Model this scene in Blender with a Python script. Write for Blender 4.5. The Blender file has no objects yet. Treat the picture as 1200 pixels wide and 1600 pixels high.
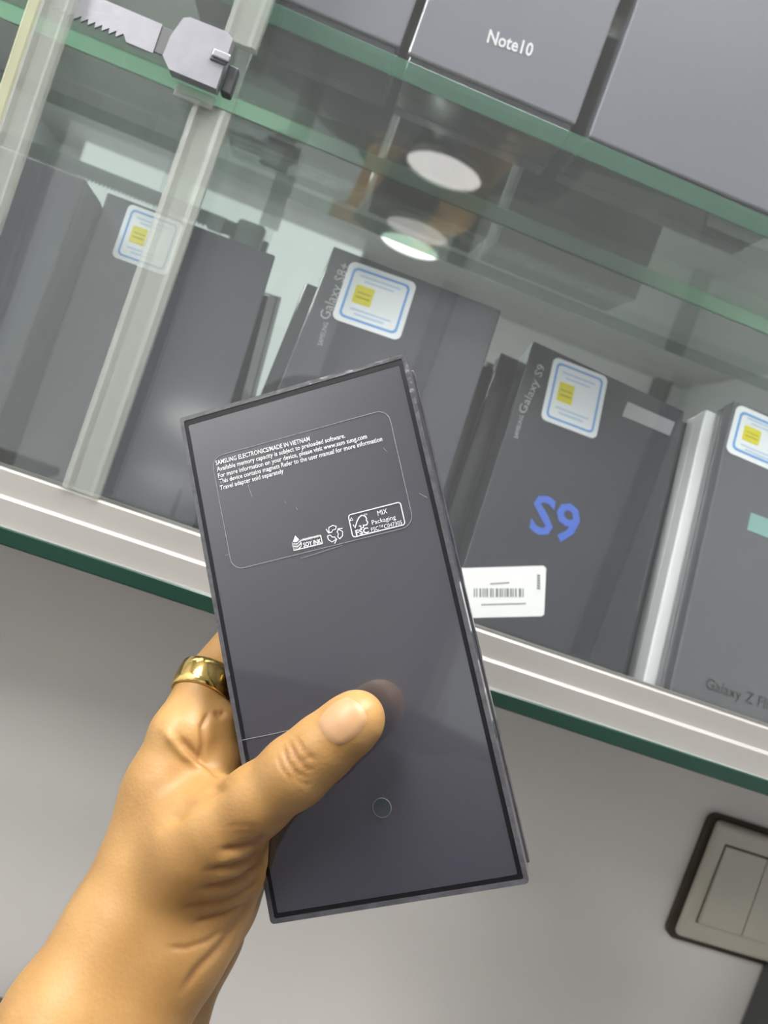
import bpy, bmesh, math, random
import numpy as np
from mathutils import Matrix, Vector
from mathutils.bvhtree import BVHTree

# ---------------------------------------------------------------- camera
CAMZ = 1.40
F, CX, CY = 1200.0, 600.0, 800.0
ROLL, PITCH, YAW = [math.radians(v) for v in (19.83, -2.22, 7.09)]
C = bpy.context.scene.collection
def _axes():
    cy, sy = math.cos(YAW), math.sin(YAW)
    f = np.array([sy*math.cos(PITCH), cy*math.cos(PITCH), math.sin(PITCH)])
    r = np.array([cy, -sy, 0.0]); d = np.cross(f, r)
    c, s = math.cos(ROLL), math.sin(ROLL)
    return np.array([c*r - s*d, s*r + c*d, f])
RC = _axes()                               # rows: image right, image down, forward
EYE = np.array([0.0, 0.0, CAMZ])
cam_d = bpy.data.cameras.new('camera'); cam = bpy.data.objects.new('camera', cam_d); C.objects.link(cam)
cam_d.sensor_fit = 'HORIZONTAL'; cam_d.sensor_width = 36.0; cam_d.lens = 36.0*F/1200.0
cam_d.clip_start = 0.005; cam_d.clip_end = 50
cam_d.dof.use_dof = True; cam_d.dof.focus_distance = 0.235; cam_d.dof.aperture_fstop = 24.0
M = Matrix.Identity(4)
for i in range(3):
    M[i][0] = RC[0][i]; M[i][1] = -RC[1][i]; M[i][2] = -RC[2][i]; M[i][3] = EYE[i]
cam.matrix_world = M
bpy.context.scene.camera = cam

def ray(px, py): return np.array([(px-CX)/F, (py-CY)/F, 1.0]) @ RC
def at(px, py, Y): d = ray(px, py); return EYE + d*(Y/d[1])          # point of the view ray on the plane y = Y
def cw(p): return EYE + np.asarray(p, float) @ RC                     # camera-frame metres to world
def cpt(px, py, z): return np.array([(px-CX)/F*z, (py-CY)/F*z, z])
def tocam(p): return (np.asarray(p) - EYE) @ RC.T

# ---------------------------------------------------------------- world, lights, exposure
sc = bpy.context.scene
w = bpy.data.worlds.new('world'); sc.world = w; w.use_nodes = True
w.node_tree.nodes['Background'].inputs[0].default_value = (0.9, 0.95, 1.0, 1); w.node_tree.nodes['Background'].inputs[1].default_value = 0.0
sc.view_settings.view_transform = 'Standard'; sc.view_settings.look = 'None'
sc.view_settings.gamma = 1.0; sc.view_settings.use_curve_mapping = False
sc.view_settings.exposure = 0.0
try:
    sc.cycles.transparent_max_bounces = 32; sc.cycles.max_bounces = 10; sc.cycles.glossy_bounces = 6
    sc.cycles.sample_clamp_indirect = 6.0; sc.cycles.caustics_reflective = False; sc.cycles.caustics_refractive = False
except Exception: pass
FILL_POWER = 20.0
YM = 0.484        # mirror face of the case back
YG = 0.352        # front face of the outer pane
CEIL = 2.50
def bounce(px, py, Yplane, z):             # point at height z that the camera sees at (px, py) in a mirror plane y = Yplane
    d = ray(px, py); t = (z-CAMZ)/d[2]; p = EYE + d*t
    return np.array([p[0], 2*Yplane - p[1], z])
lamp_spots = [(bounce(695, 265, YG, CEIL-.02), .145, 'round white ceiling lamp nearest the display case'),
              (bounce(640, 385, YM, CEIL-.02), .150, 'round white ceiling lamp second in line from the display case')]
fill_spots = [((.20, .06), 1.0, 'added square fill panel right above the display case'),  # added panels that carry most of the light, clear of the reflections
               ((-.95, -.25), 1.0, 'added square fill panel left of the display case'),
               ((-1.35, -.95), .9, 'added square fill panel halfway along the left wall')]
fill_lights = []
for (x_, y_), k_, lab in fill_spots:
    l = bpy.data.lights.new('fill_light', 'AREA'); l.shape = 'SQUARE'; l.size = .56
    l.energy = FILL_POWER*k_; l.color = (1.0, .985, .965)
    o = bpy.data.objects.new('fill_light', l); C.objects.link(o); fill_lights.append(o)

# ---------------------------------------------------------------- materials
mats = {}
def nt(name):
    m = bpy.data.materials.new(name); m.use_nodes = True; mats[name] = m
    return m, m.node_tree.nodes, m.node_tree.links
def principled(name, col, rough=.5, metal=0., spec=.5, noise=None, bump=None, coat=0., coat_rough=.05, trans=0, ior=1.5, sss=0):
    m, N, L = nt(name); b = N['Principled BSDF']
    b.inputs['Base Color'].default_value = (*col, 1); b.inputs['Roughness'].default_value = rough
    b.inputs['Metallic'].default_value = metal; b.inputs['Specular IOR Level'].default_value = spec
    b.inputs['Coat Weight'].default_value = coat; b.inputs['Coat Roughness'].default_value = coat_rough
    b.inputs['IOR'].default_value = ior
    if sss: b.inputs['Subsurface Weight'].default_value = sss; b.inputs['Subsurface Radius'].default_value = (.004, .0015, .0007); b.inputs['Subsurface Scale'].default_value = 1.0
    tc = N.new('ShaderNodeTexCoord')
    if noise:
        sc_, amt = noise
        n = N.new('ShaderNodeTexNoise'); n.inputs['Scale'].default_value = sc_; n.inputs['Detail'].default_value = 4
        L.new(tc.outputs['Object'], n.inputs['Vector'])
        mx = N.new('ShaderNodeMix'); mx.data_type = 'RGBA'
        mx.inputs[6].default_value = (*[c*(1-amt) for c in col], 1); mx.inputs[7].default_value = (*[min(1, c*(1+amt)) for c in col], 1)
        L.new(n.outputs['Fac'], mx.inputs[0]); L.new(mx.outputs[2], b.inputs['Base Color'])
    if bump:
        sc_, st = bump
        n2 = N.new('ShaderNodeTexNoise'); n2.inputs['Scale'].default_value = sc_; n2.inputs['Detail'].default_value = 5
        L.new(tc.outputs['Object'], n2.inputs['Vector'])
        bp = N.new('ShaderNodeBump'); bp.inputs['Strength'].default_value = st; bp.inputs['Distance'].default_value = .001
        L.new(n2.outputs['Fac'], bp.inputs['Height']); L.new(bp.outputs['Normal'], b.inputs['Normal'])
    return m
def thin_glass(name, tint, f0=.045, body=None, body_fac=0., rough=0.0):
    """clear sheet: straight transmission, Schlick mirror reflection, optional milky body"""
    m, N, L = nt(name); N.remove(N['Principled BSDF']); out = N['Material Output']
    tr = N.new('ShaderNodeBsdfTransparent'); tr.inputs[0].default_value = (*tint, 1)
    gl = N.new('ShaderNodeBsdfGlossy'); gl.inputs['Roughness'].default_value = rough; gl.inputs['Color'].default_value = (1, 1, 1, 1)
    g = N.new('ShaderNodeNewGeometry')
    dt = N.new('ShaderNodeVectorMath'); dt.operation = 'DOT_PRODUCT'
    L.new(g.outputs['Normal'], dt.inputs[0]); L.new(g.outputs['Incoming'], dt.inputs[1])
    ab = N.new('ShaderNodeMath'); ab.operation = 'ABSOLUTE'; L.new(dt.outputs['Value'], ab.inputs[0])
    om = N.new('ShaderNodeMath'); om.operation = 'SUBTRACT'; om.inputs[0].default_value = 1.0; L.new(ab.outputs[0], om.inputs[1])
    pw = N.new('ShaderNodeMath'); pw.operation = 'POWER'; pw.inputs[1].default_value = 5.0; L.new(om.outputs[0], pw.inputs[0])
    ma = N.new('ShaderNodeMath'); ma.operation = 'MULTIPLY_ADD'; ma.inputs[1].default_value = 1-f0; ma.inputs[2].default_value = f0
    L.new(pw.outputs[0], ma.inputs[0])
    base = tr.outputs[0]
    if body:
        df = N.new('ShaderNodeBsdfDiffuse'); df.inputs[0].default_value = (*body, 1)
        m0 = N.new('ShaderNodeMixShader'); m0.inputs[0].default_value = body_fac
        L.new(tr.outputs[0], m0.inputs[1]); L.new(df.outputs[0], m0.inputs[2]); base = m0.outputs[0]
    mx = N.new('ShaderNodeMixShader'); L.new(ma.outputs[0], mx.inputs[0]); L.new(base, mx.inputs[1]); L.new(gl.outputs[0], mx.inputs[2])
    L.new(mx.outputs[0], out.inputs[0])
    return m
def emit(name, col, st):
    m, N, L = nt(name); N.remove(N['Principled BSDF']); e = N.new('ShaderNodeEmission')
    e.inputs[0].default_value = (*col, 1); e.inputs[1].default_value = st; L.new(e.outputs[0], N['Material Output'].inputs[0]); return m

principled('plaster', (.87, .835, .795), rough=.38, spec=.4, noise=(5, .05), bump=(60, .05))
principled('room_paint', (.72, .735, .75), rough=.6, noise=(3, .04))
principled('ceiling_paint', (.50, .51, .505), rough=.7, noise=(3, .03))
principled('floor_tile', (.35, .34, .33), rough=.35, noise=(4, .1))
principled('white_board', (.86, .88, .87), rough=.35, noise=(6, .02))
principled('dark_post', (.06, .065, .065), rough=.4, noise=(20, .1))
principled('aluminium', (.40, .385, .365), rough=.38, metal=.15, noise=(25, .05), bump=(300, .03))
principled('steel', (.34, .34, .375), rough=.42, metal=.55, noise=(120, .12), bump=(220, .12))
principled('steel_dark', (.16, .165, .17), rough=.4, metal=.6, noise=(80, .1))
principled('black_rubber', (.05, .055, .06), rough=.5, noise=(50, .1))
principled('ledge_grey', (.20, .21, .205), rough=.35, noise=(30, .08))
principled('counter_top', (.05, .048, .046), rough=.45, noise=(30, .15))
principled('mirror', (.80, .84, .82), rough=.0, metal=1.0)
principled('glass_edge_dark', (.012, .045, .03), rough=.25, noise=(15, .15))
thin_glass('pane_glass', (.975, .985, .98), f0=.040, body=(.75, .77, .76), body_fac=.022)  # faint diffuse body puts haze over the panes
thin_glass('shelf_glass', (.93, .965, .945), f0=.045, body=(.60, .66, .62), body_fac=.10)  # diffuse body added to lighten the view through the shelf
thin_glass('glass_edge', (.55, .74, .63), f0=.05, body=(.10, .24, .17), body_fac=.5)
thin_glass('glass_edge_lit', (.6, .9, .7), f0=.05, body=(.50, .95, .64), body_fac=.85)  # lighter green stands for light caught by the back edge
thin_glass('clear_plastic', (.88, .90, .87), f0=.05, body=(.56, .58, .55), body_fac=.30, rough=.14)
thin_glass('clear_plastic_edge', (.9, .9, .75), f0=.06, body=(.62, .63, .46), body_fac=.5, rough=.12)
thin_glass('clear_film', (.985, .985, .985), f0=.012, rough=.10)
def box_mat(name, col, rough, spec, noise_scale=9):
    m = principled(name, col, rough=rough, spec=spec, noise=(noise_scale, .10), bump=(14, .06), coat=1.0, coat_rough=.045 if name == 'held_black' else .11)
    m.node_tree.nodes['Principled BSDF'].inputs['Coat IOR'].default_value = 1.75; return m
box_mat('held_black', (.044, .044, .057), .22, .9)
box_mat('box_black', (.032, .034, .048), .25, .5)
box_mat('box_charcoal', (.062, .063, .084), .25, .5)
box_mat('box_violet', (.19, .19, .235), .32, .5)
box_mat('box_flip', (.115, .115, .132), .25, .5)
box_mat('box_silver', (.88, .88, .92), .28, .5)
principled('wrap_edge', (.075, .075, .085), rough=.22, spec=.7, coat=.5, noise=(180, .5), bump=(320, .4))
principled('groove_black', (.006, .006, .008), rough=.3, noise=(40, .1))
principled('print_white', (.72, .72, .74), rough=.5, noise=(60, .05))
principled('print_grey', (.40, .40, .42), rough=.5, noise=(60, .05))
principled('print_faint', (.22, .225, .24), rough=.5, noise=(900, .55))
principled('print_dark', (.012, .012, .014), rough=.5, noise=(60, .05))
principled('print_blue', (.055, .13, .55), rough=.35, noise=(60, .05))
principled('dot_grey', (.035, .045, .05), rough=.6, noise=(60, .05))
principled('label_white', (.84, .85, .85), rough=.4, noise=(60, .02))
principled('sticker_white', (.82, .85, .90), rough=.3, noise=(60, .02))
principled('sticker_blue', (.16, .36, .75), rough=.3, noise=(60, .04))
principled('sticker_pale', (.50, .64, .85), rough=.3, noise=(60, .04))
principled('sticker_yellow', (.74, .66, .03), rough=.3, noise=(60, .05))
principled('sticker_gold', (.42, .38, .02), rough=.3, noise=(60, .05))
principled('barcode', (.20, .21, .21), rough=.5, noise=(60, .05))
principled('teal_label', (.22, .40, .385), rough=.4, noise=(60, .05))
principled('grey_label', (.34, .33, .36), rough=.4, noise=(60, .05))
principled('switch_ivory', (.58, .55, .47), rough=.4, noise=(30, .06))
principled('switch_gap', (.07, .055, .04), rough=.8, noise=(60, .3))
principled('gold', (.78, .56, .20), rough=.14, metal=1.0, noise=(60, .06))
principled('nail', (.415, .245, .125), rough=.42, spec=.35, noise=(200, .06))
principled('shirt', (.030, .030, .038), rough=.85, noise=(40, .2))
principled('hair', (.010, .008, .007), rough=.6, noise=(90, .3))
principled('phone_glass', (.01, .01, .012), rough=.08, spec=.6, noise=(20, .1))
principled('lamp_rim', (.8, .8, .8), rough=.4, noise=(20, .03))
emit('lamp_face', (1.0, .975, .94), 7.0); emit('door_glow', (.94, 1.0, .98), .85); emit('lamp_face_dim', (1.0, .975, .94), 3.5); emit('fill_face', (1.0, .975, .94), 12.0)
def skin_mat():
    m, N, L = nt('skin'); b = N['Principled BSDF']; b.inputs['Roughness'].default_value = .46; b.inputs['Specular IOR Level'].default_value = .4
    b.inputs['Subsurface Weight'].default_value = .12; b.inputs['Subsurface Radius'].default_value = (.005, .002, .001); b.inputs['Subsurface Scale'].default_value = 1
    tc = N.new('ShaderNodeTexCoord')
    n = N.new('ShaderNodeTexNoise'); n.inputs['Scale'].default_value = 45; n.inputs['Detail'].default_value = 5; L.new(tc.outputs['Object'], n.inputs['Vector'])
    cr = N.new('ShaderNodeValToRGB'); cr.color_ramp.elements[0].position = .3; cr.color_ramp.elements[1].position = .72
    cr.color_ramp.elements[0].color = (.330, .178, .060, 1); cr.color_ramp.elements[1].color = (.420, .242, .088, 1); L.new(n.outputs['Fac'], cr.inputs[0])
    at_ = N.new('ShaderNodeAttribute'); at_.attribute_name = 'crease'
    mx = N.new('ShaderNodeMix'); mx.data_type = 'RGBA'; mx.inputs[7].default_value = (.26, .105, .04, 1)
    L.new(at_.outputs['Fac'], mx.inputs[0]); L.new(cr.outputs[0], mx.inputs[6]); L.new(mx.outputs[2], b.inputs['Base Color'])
    v = N.new('ShaderNodeTexVoronoi'); v.inputs['Scale'].default_value = 900; L.new(tc.outputs['Object'], v.inputs['Vector'])
    n3 = N.new('ShaderNodeTexNoise'); n3.inputs['Scale'].default_value = 260; n3.inputs['Detail'].default_value = 6; L.new(tc.outputs['Object'], n3.inputs['Vector'])
    ad = N.new('ShaderNodeMath'); ad.operation = 'MULTIPLY_ADD'; ad.inputs[1].default_value = .35; L.new(v.outputs['Distance'], ad.inputs[0]); L.new(n3.outputs['Fac'], ad.inputs[2])
    bp = N.new('ShaderNodeBump'); bp.inputs['Strength'].default_value = .22; bp.inputs['Distance'].default_value = .0006
    L.new(ad.outputs[0], bp.inputs['Height']); L.new(bp.outputs['Normal'], b.inputs['Normal'])
skin_mat()

# ---------------------------------------------------------------- helpers
def obj(name, me, mat, parent=None, smooth=False):
    o = bpy.data.objects.new(name, me); C.objects.link(o)
    if mat is not None:
        for mm in ([mat] if isinstance(mat, str) else mat): me.materials.append(mats[mm])
    if parent: o.parent = parent
    if smooth:
        for p in me.polygons: p.use_smooth = True
    return o
def tag(o, label=None, cat=None, group=None, kind=None):
    if label: o['label'] = label
    if cat: o['category'] = cat
    if group: o['group'] = group
    if kind: o['kind'] = kind
    return o
def empty(name, mat4, label, cat, group=None):
    o = bpy.data.objects.new(name, None); C.objects.link(o); o.empty_display_size = .02; o.matrix_world = mat4
    return tag(o, label, cat, group)
def T(x, y, z): return Matrix.Translation((x, y, z))
def me_from(verts, faces):
    me = bpy.data.meshes.new('mesh'); me.from_pydata([tuple(map(float, v)) for v in verts], [], faces); me.update(); return me
def box_me(x0, x1, y0, y1, z0, z1, bev=0., seg=2):
    bm = bmesh.new(); bmesh.ops.create_cube(bm, size=1)
    for v in bm.verts: v.co = Vector(((x0+x1)/2+v.co.x*(x1-x0), (y0+y1)/2+v.co.y*(y1-y0), (z0+z1)/2+v.co.z*(z1-z0)))
    if bev > 0: bmesh.ops.bevel(bm, geom=list(bm.edges), offset=bev, segments=seg, profile=.5, affect='EDGES')
    me = bpy.data.meshes.new('mesh'); bm.to_mesh(me); bm.free(); return me
def prism_me(poly, axis, lo, hi):
    """extrude a 2-D polygon; axis 'x': poly=(y,z), 'y': poly=(x,z)"""
    n = len(poly); vs = []
    for t in (lo, hi):
        for p in poly: vs.append((t, p[0], p[1]) if axis == 'x' else (p[0], t, p[1]))
    fs = [[i, (i+1) % n, n+(i+1) % n, n+i] for i in range(n)] + [list(range(n))[::-1], list(range(n, 2*n))]
    bm = bmesh.new(); V = [bm.verts.new(v) for v in vs]
    for f in fs: bm.faces.new([V[i] for i in f])
    bmesh.ops.recalc_face_normals(bm, faces=list(bm.faces))
    me = bpy.data.meshes.new('mesh'); bm.to_mesh(me); bm.free(); return me
def rrect(x0, x1, z0, z1, r, n=5):
    pts = []
    for cx, cz, a0 in ((x1-r, z1-r, 0), (x0+r, z1-r, 90), (x0+r, z0+r, 180), (x1-r, z0+r, 270)):
        for k in range(n+1):
            a = math.radians(a0+90*k/n); pts.append((cx+r*math.cos(a), cz+r*math.sin(a)))
    return pts
def ring_me(outer, inner, y0, y1):
    """flat frame between two equally long outlines, in the x-z plane, thickness y0..y1"""
    n = len(outer); vs = []
    for y in (y0, y1):
        vs += [(p[0], y, p[1]) for p in outer] + [(p[0], y, p[1]) for p in inner]
    fs = []
    for i in range(n):
        j = (i+1) % n
        fs += [[i, j, n+j, n+i], [2*n+i, 3*n+i, 3*n+j, 2*n+j], [i, 2*n+i, 2*n+j, j], [n+i, n+j, 3*n+j, 3*n+i]]
    return me_from(vs, fs)
def stroke_me(pts, wd, y0, y1, closed=False):
    """polyline of constant width in the x-z plane"""
    P = [np.array(p, float) for p in pts]; n = len(P); L_, R_ = [], []
    for i in range(n):
        a = P[i-1] if (i > 0 or closed) else P[i]; b = P[(i+1) % n] if (i < n-1 or closed) else P[i]
        d = b-a; d /= (np.linalg.norm(d)+1e-12); nn = np.array([-d[1], d[0]])
        L_.append(P[i]+nn*wd/2); R_.append(P[i]-nn*wd/2)
    vs = [(p[0], y0, p[1]) for p in L_] + [(p[0], y0, p[1]) for p in R_] + [(p[0], y1, p[1]) for p in L_] + [(p[0], y1, p[1]) for p in R_]
    fs = []
    for i in range(n if closed else n-1):
        j = (i+1) % n
        fs += [[i, n+i, n+j, j], [2*n+i, 2*n+j, 3*n+j, 3*n+i], [i, j, 2*n+j, 2*n+i], [n+i, 3*n+i, 3*n+j, n+j]]
    return me_from(vs, fs)
def join_me(ms):
    bm = bmesh.new()
    for m_ in ms: bm.from_mesh(m_); bpy.data.meshes.remove(m_)
    bmesh.ops.recalc_face_normals(bm, faces=list(bm.faces))
    me = bpy.data.meshes.new('mesh'); bm.to_mesh(me); bm.free(); return me
def text_me(s, p0, p1, y, height=None, bold=0.0, flat=False):
    """lettering in the x-z plane of a part, from baseline start p0 to end p1"""
    cu = bpy.data.curves.new('t', 'FONT'); cu.body = s; cu.resolution_u = 2; cu.offset = bold
    o = bpy.data.objects.new('t', cu); C.objects.link(o)
    me = bpy.data.meshes.new_from_object(o.evaluated_get(bpy.context.evaluated_depsgraph_get()))
    bpy.data.objects.remove(o); bpy.data.curves.remove(cu)
    co = np.zeros(len(me.vertices)*3); me.vertices.foreach_get('co', co); co = co.reshape(-1, 3)
    x0, x1 = co[:, 0].min(), co[:, 0].max()
    p0 = np.array(p0, float); p1 = np.array(p1, float); d = p1-p0; ln = np.linalg.norm(d); d /= ln; nn = np.array([-d[1], d[0]])
    sx = ln/(x1-x0); sy = sx if height is None else height/.70
    q = p0[None]+((co[:, 0]-x0)*sx)[:, None]*d+(co[:, 1]*sy)[:, None]*nn
    co[:, 0] = q[:, 0]; co[:, 2] = q[:, 1]; co[:, 1] = y
    me.vertices.foreach_set('co', co.ravel()); me.update(); return me
def bars_me(rects, y0, y1):
    return join_me([box_me(a, b, y0, y1, c, d) for a, b, c, d in rects])

# ---------------------------------------------------------------- the room
Z0 = CAMZ
XL, XR, YB, YW = -1.75, 1.95, -3.40, 0.490
def struct(name, me, mat): return tag(obj(name, me, mat), kind='structure')
struct('floor', box_me(XL, XR, YB, YW, -.05, 0), 'floor_tile')
struct('ceiling', box_me(XL, XR, YB, YW, CEIL, CEIL+.05), 'ceiling_paint')
struct('wall_front', box_me(XL, XR, YW, YW+.08, 0, CEIL), 'plaster')
struct('wall_back', box_me(XL, XR, YB-.08, YB, 0, CEIL), 'room_paint')
struct('wall_left', box_me(XL-.08, XL, YB, YW, 0, CEIL), 'room_paint')
struct('wall_right', box_me(XR, XR+.08, YB, YW, 0, CEIL), 'room_paint')
for (p, r, lab), face in zip(lamp_spots, ('lamp_face', 'lamp_face_dim')):
    e = empty('round_lamp', T(p[0], p[1], CEIL), lab, 'ceiling lamp', 'round ceiling lamps of the shop')
    n = 40
    vs = [(rr*math.cos(2*math.pi*k/n), rr*math.sin(2*math.pi*k/n), z) for rr, z in ((r, 0), (r, -.022), (r*.94, -.022), (r*.94, -.012)) for k in range(n)]
    fs = [[q*n+k, q*n+(k+1) % n, (q+1)*n+(k+1) % n, (q+1)*n+k] for q in range(3) for k in range(n)]
    obj('rim', me_from(vs, fs), 'lamp_rim', e)
    obj('diffuser', me_from([(r*.94*math.cos(2*math.pi*k/n), r*.94*math.sin(2*math.pi*k/n), -.014) for k in range(n)], [list(range(n))[::-1]]), face, e)
for ((x_, y_), k_, lab), l in zip(fill_spots, fill_lights):
    e = empty('fill_panel', T(x_, y_, CEIL), lab, 'light panel', 'added square fill panels')
    obj('frame', ring_me(rrect(-.3, .3, -.3, .3, .004), rrect(-.28, .28, -.28, .28, .003), 0, .03), 'lamp_rim', e).rotation_euler = (math.radians(-90), 0, 0)
    obj('diffuser', box_me(-.281, .281, -.281, .281, -.020, -.014), 'fill_face', e)
    l.parent = e; l.location = (0, 0, -.024)

# things seen in the mirror, across the room
def mir(px, py, Yr): d = ray(px, py); p = EYE+d*((2*YM-Yr)/d[1]); return p
a_, b_ = mir(150, 228, YB+.06), mir(560, 420, YB+.06)
bx0, bx1, bz1 = a_[0], b_[0], mir(200, 240, YB+.06)[2]
e = empty('white_cabinet', T((bx0+bx1)/2, YB+.2, .9), 'tall white cabinet on the opposite wall seen in the mirror, its doors given an added glow', 'cabinet')
hw_ = (bx1-bx0)/2
obj('carcass', box_me(-hw_, hw_, -.2, .0, -.9, bz1-.9, .004), 'white_board', e)
for k in range(3):
    x0 = -hw_+2*hw_*k/3
    dr = obj('door', box_me(x0+.006, x0+2*hw_/3-.006, .002, .02, -.82, bz1-.93, .003), 'door_glow', e)  # doors emit only to brighten the white area in the mirror
    obj('handle', box_me(x0+.04, x0+.055, .02, .04, -.05, .12, .003), 'steel', dr)
for px_, lab in ((1085, 'dark upright post on the opposite wall, far right'), (690, 'dark upright post on the opposite wall, near the middle')):
    q = mir(px_, 470, YB+.05)
    tag(obj('post', box_me(q[0]-.05, q[0]+.05, YB+.001, YB+.06, .0, CEIL-.001, .004), 'dark_post'), lab, 'post', 'dark posts of the opposite wall')

ct = empty('added_counter', T(-1.38, -1.85, 0), 'added long dark counter along the left wall, there to darken reflections', 'counter')  # unseen counter added to darken reflections low on the held box
obj('body', box_me(-.33, .31, -1.15, 1.15, .06, .90, .004), 'dark_post', ct)
obj('plinth', box_me(-.33, .27, -1.12, 1.12, 0, .06), 'black_rubber', ct)
obj('worktop', box_me(-.345, .34, -1.18, 1.18, .90, .94, .006), 'counter_top', ct)
for k in range(4):
    dr = obj('door', box_me(.311, .325, -1.12+.56*k, -1.12+.56*k+.545, .09, .87, .002), 'dark_post', ct)
    obj('handle', box_me(.325, .34, -1.12+.56*k+.48, -1.12+.56*k+.495, .55, .72, .002), 'steel', dr)

# ---------------------------------------------------------------- the display case
ZF = Z0-.0742            # top of the bottom plate
ZS0, ZS1 = Z0+.1757, Z0+.1853
ZT = Z0+.43
CXL, CXR = -.62, .80
case = empty('display_case', T(0, YW, ZF-.008), 'wall display case with mirror back, glass shelf and aluminium sliding track', 'display case')
ci = case.matrix_world.inverted()
def cobj(name, me, mat, parent=case):
    me.transform(ci); return obj(name, me, mat, parent)
def edge_glass(x0, x1, y0, y1, z0, z1, m3):
    me = box_me(x0, x1, y0, y1, z0, z1, .0006, 1)
    return me
def shelf_obj(name, x0, x1, y0, y1, z0, z1, mlist):
    me = box_me(x0, x1, y0, y1, z0, z1, .0005, 1)
    o = cobj(name, me, mlist)
    for p in me.polygons:
        n = p.normal
        if abs(n.z) > .9: p.material_index = 0
        elif n.y > .5: p.material_index = 2
        else: p.material_index = 1
    return o
pl = box_me(CXL, CXR, .3425, YM+.004, ZF-.0075, ZF, .0006, 1)
cobj('bottom_plate', pl, ['ledge_grey', 'glass_edge_dark'])
for p in pl.polygons: p.material_index = 0 if p.normal.z > .9 else 1
shelf_obj('shelf', CXL+.004, CXR-.004, .3652, YM-.0005, ZS0, ZS1, ['shelf_glass', 'glass_edge', 'glass_edge_lit'])
cobj('back_mirror', box_me(CXL, CXR, YM, YM+.004, ZF, ZT), 'mirror')
cobj('top_panel', box_me(CXL, CXR, .345, YM+.004, ZT, ZT+.012, .001), 'aluminium')
for x in (CXL-.01, CXR): cobj('end_panel', box_me(x, x+.01, .345, YM+.004, ZF-.0075, ZT+.012, .001), 'aluminium')
zr = Z0
tr_poly = [(.3462, ZF), (.3462, zr-.0632), (.3470, zr-.0622), (.3488, zr-.0620), (.3488, zr-.0516), (.3495, zr-.0508), (.3510, zr-.0508), (.3510, zr-.060),
           (.3570, zr-.060), (.3570, zr-.0518), (.3585, zr-.0518), (.3585, zr-.060), (.3645, zr-.060), (.3645, zr-.0512), (.3660, zr-.0512), (.3660, ZF)]
cobj('lower_track', prism_me(tr_poly, 'x', CXL, CXR), 'aluminium')
cobj('upper_track', box_me(CXL, CXR, .346, .366, ZT-.03, ZT, .001), 'aluminium')

# sliding glass doors with clear plastic strips on their edges
xs1 = (at(62, 0, YG)[0], at(135, 0, YG)[0]); xs2 = (at(103, 753, YG)[0], at(157, 780, YG)[0])
zlock = at(300, 92, .345)[2]
def strip_me(x0, x1, y0, y1, z0, z1):      # open channel section
    t = (x1-x0)
    poly = [(x0, y0), (x0+t*.16, y0-.0012), (x0+t*.30, y0), (x0+t*.72, y0), (x0+t*.86, y0-.0010), (x1, y0), (x1, y1), (x0, y1)]
    n = len(poly); vs = [(p[0], p[1], z) for z in (z0, z1) for p in poly]
    fs = [[i, (i+1) % n, n+(i+1) % n, n+i] for i in range(n)]+[list(range(n))[::-1], list(range(n, 2*n))]
    return me_from(vs, fs)
d1 = empty('sliding_door', T((CXL+xs2[1])/2, .354, Z0-.059), 'outer sliding glass door on the left with the ratchet lock at its edge', 'glass door')
di = d1.matrix_world.inverted()
me = box_me(CXL+.012, xs2[1]-.001, .3520, .3560, Z0-.059, ZT-.032, .0004, 1); me.transform(di); obj('glass_pane', me, 'pane_glass', d1)
me = strip_me(xs2[0], xs2[1], .3480, .3516, Z0-.0500, zlock-.014); me.transform(di); o = obj('edge_strip', me, 'clear_plastic', d1)
xt = [at(px, py, .346)[0] for px, py in ((345, 60), (390, 70))]
xq0, xq1 = at(352, 40, .346)[0], at(412, 40, .346)[0]
me = strip_me(xq0, xq1, .3470, .3516, zlock+.0145, ZT-.035); me.transform(di); obj('edge_strip', me, 'clear_plastic', d1)
d2 = empty('sliding_door', T((CXR+xs1[0])/2, .3615, Z0-.059), 'inner sliding glass door covering the right side of the case', 'glass door')
di = d2.matrix_world.inverted()
me = box_me(xs1[0]+.001, CXR-.012, .3596, .3636, Z0-.059, ZT-.032, .0004, 1); me.transform(di); obj('glass_pane', me, 'pane_glass', d2)
st = empty('edge_profile', T((xs1[0]+xs1[1])/2, .347, Z0-.050), 'long clear plastic strip standing left of the steel lock', 'plastic strip')
di = st.matrix_world.inverted()
me = strip_me(xs1[0]+.005, xs1[1], .3425, .3460, Z0-.0500, ZT-.035); me.transform(di); obj('channel', me, 'clear_plastic', st)
me = box_me(xs1[0], xs1[0]+.005, .3425, .3460, Z0-.0500, ZT-.035, .0008); me.transform(di); obj('lip', me, 'clear_plastic_edge', st)

# ratchet lock
YL = .3470
lk = empty('showcase_lock', T(at(300, 92, YL)[0], YL, zlock), 'steel ratchet showcase lock with a toothed bar across the glass doors', 'lock')
li = lk.matrix_world.inverted()
def lobj(name, me, mat, parent=lk): me.transform(li); return obj(name, me, mat, parent)
bxr, bz_hi, bz_lo = at(246, 60, YL)[0], at(250, 36, YL)[2], at(237, 82, YL)[2]
xl_ = -.30; poly = [(bxr, bz_lo), (bxr, bz_hi), (xl_, bz_hi)]
tx0 = at(196, 68, YL)[0]; pitch = .0030; x = xl_; teeth = []
while x < tx0-pitch: teeth += [(x, bz_lo+.0004), (x+pitch*.85, bz_lo+.0028)]; x += pitch
poly += teeth + [(tx0, bz_lo)]
lobj('ratchet_bar', prism_me([(p[0], p[1]) for p in poly], 'y', YL+.0002, YL+.0014), 'steel')
bx1_ = at(266, 80, YL)[0]
lobj('bar_guide', box_me(bxr-.001, bx1_+.003, YL+.0006, YL+.0016, bz_lo+.0008, bz_hi-.0004, .0003), 'steel_dark')
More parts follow.
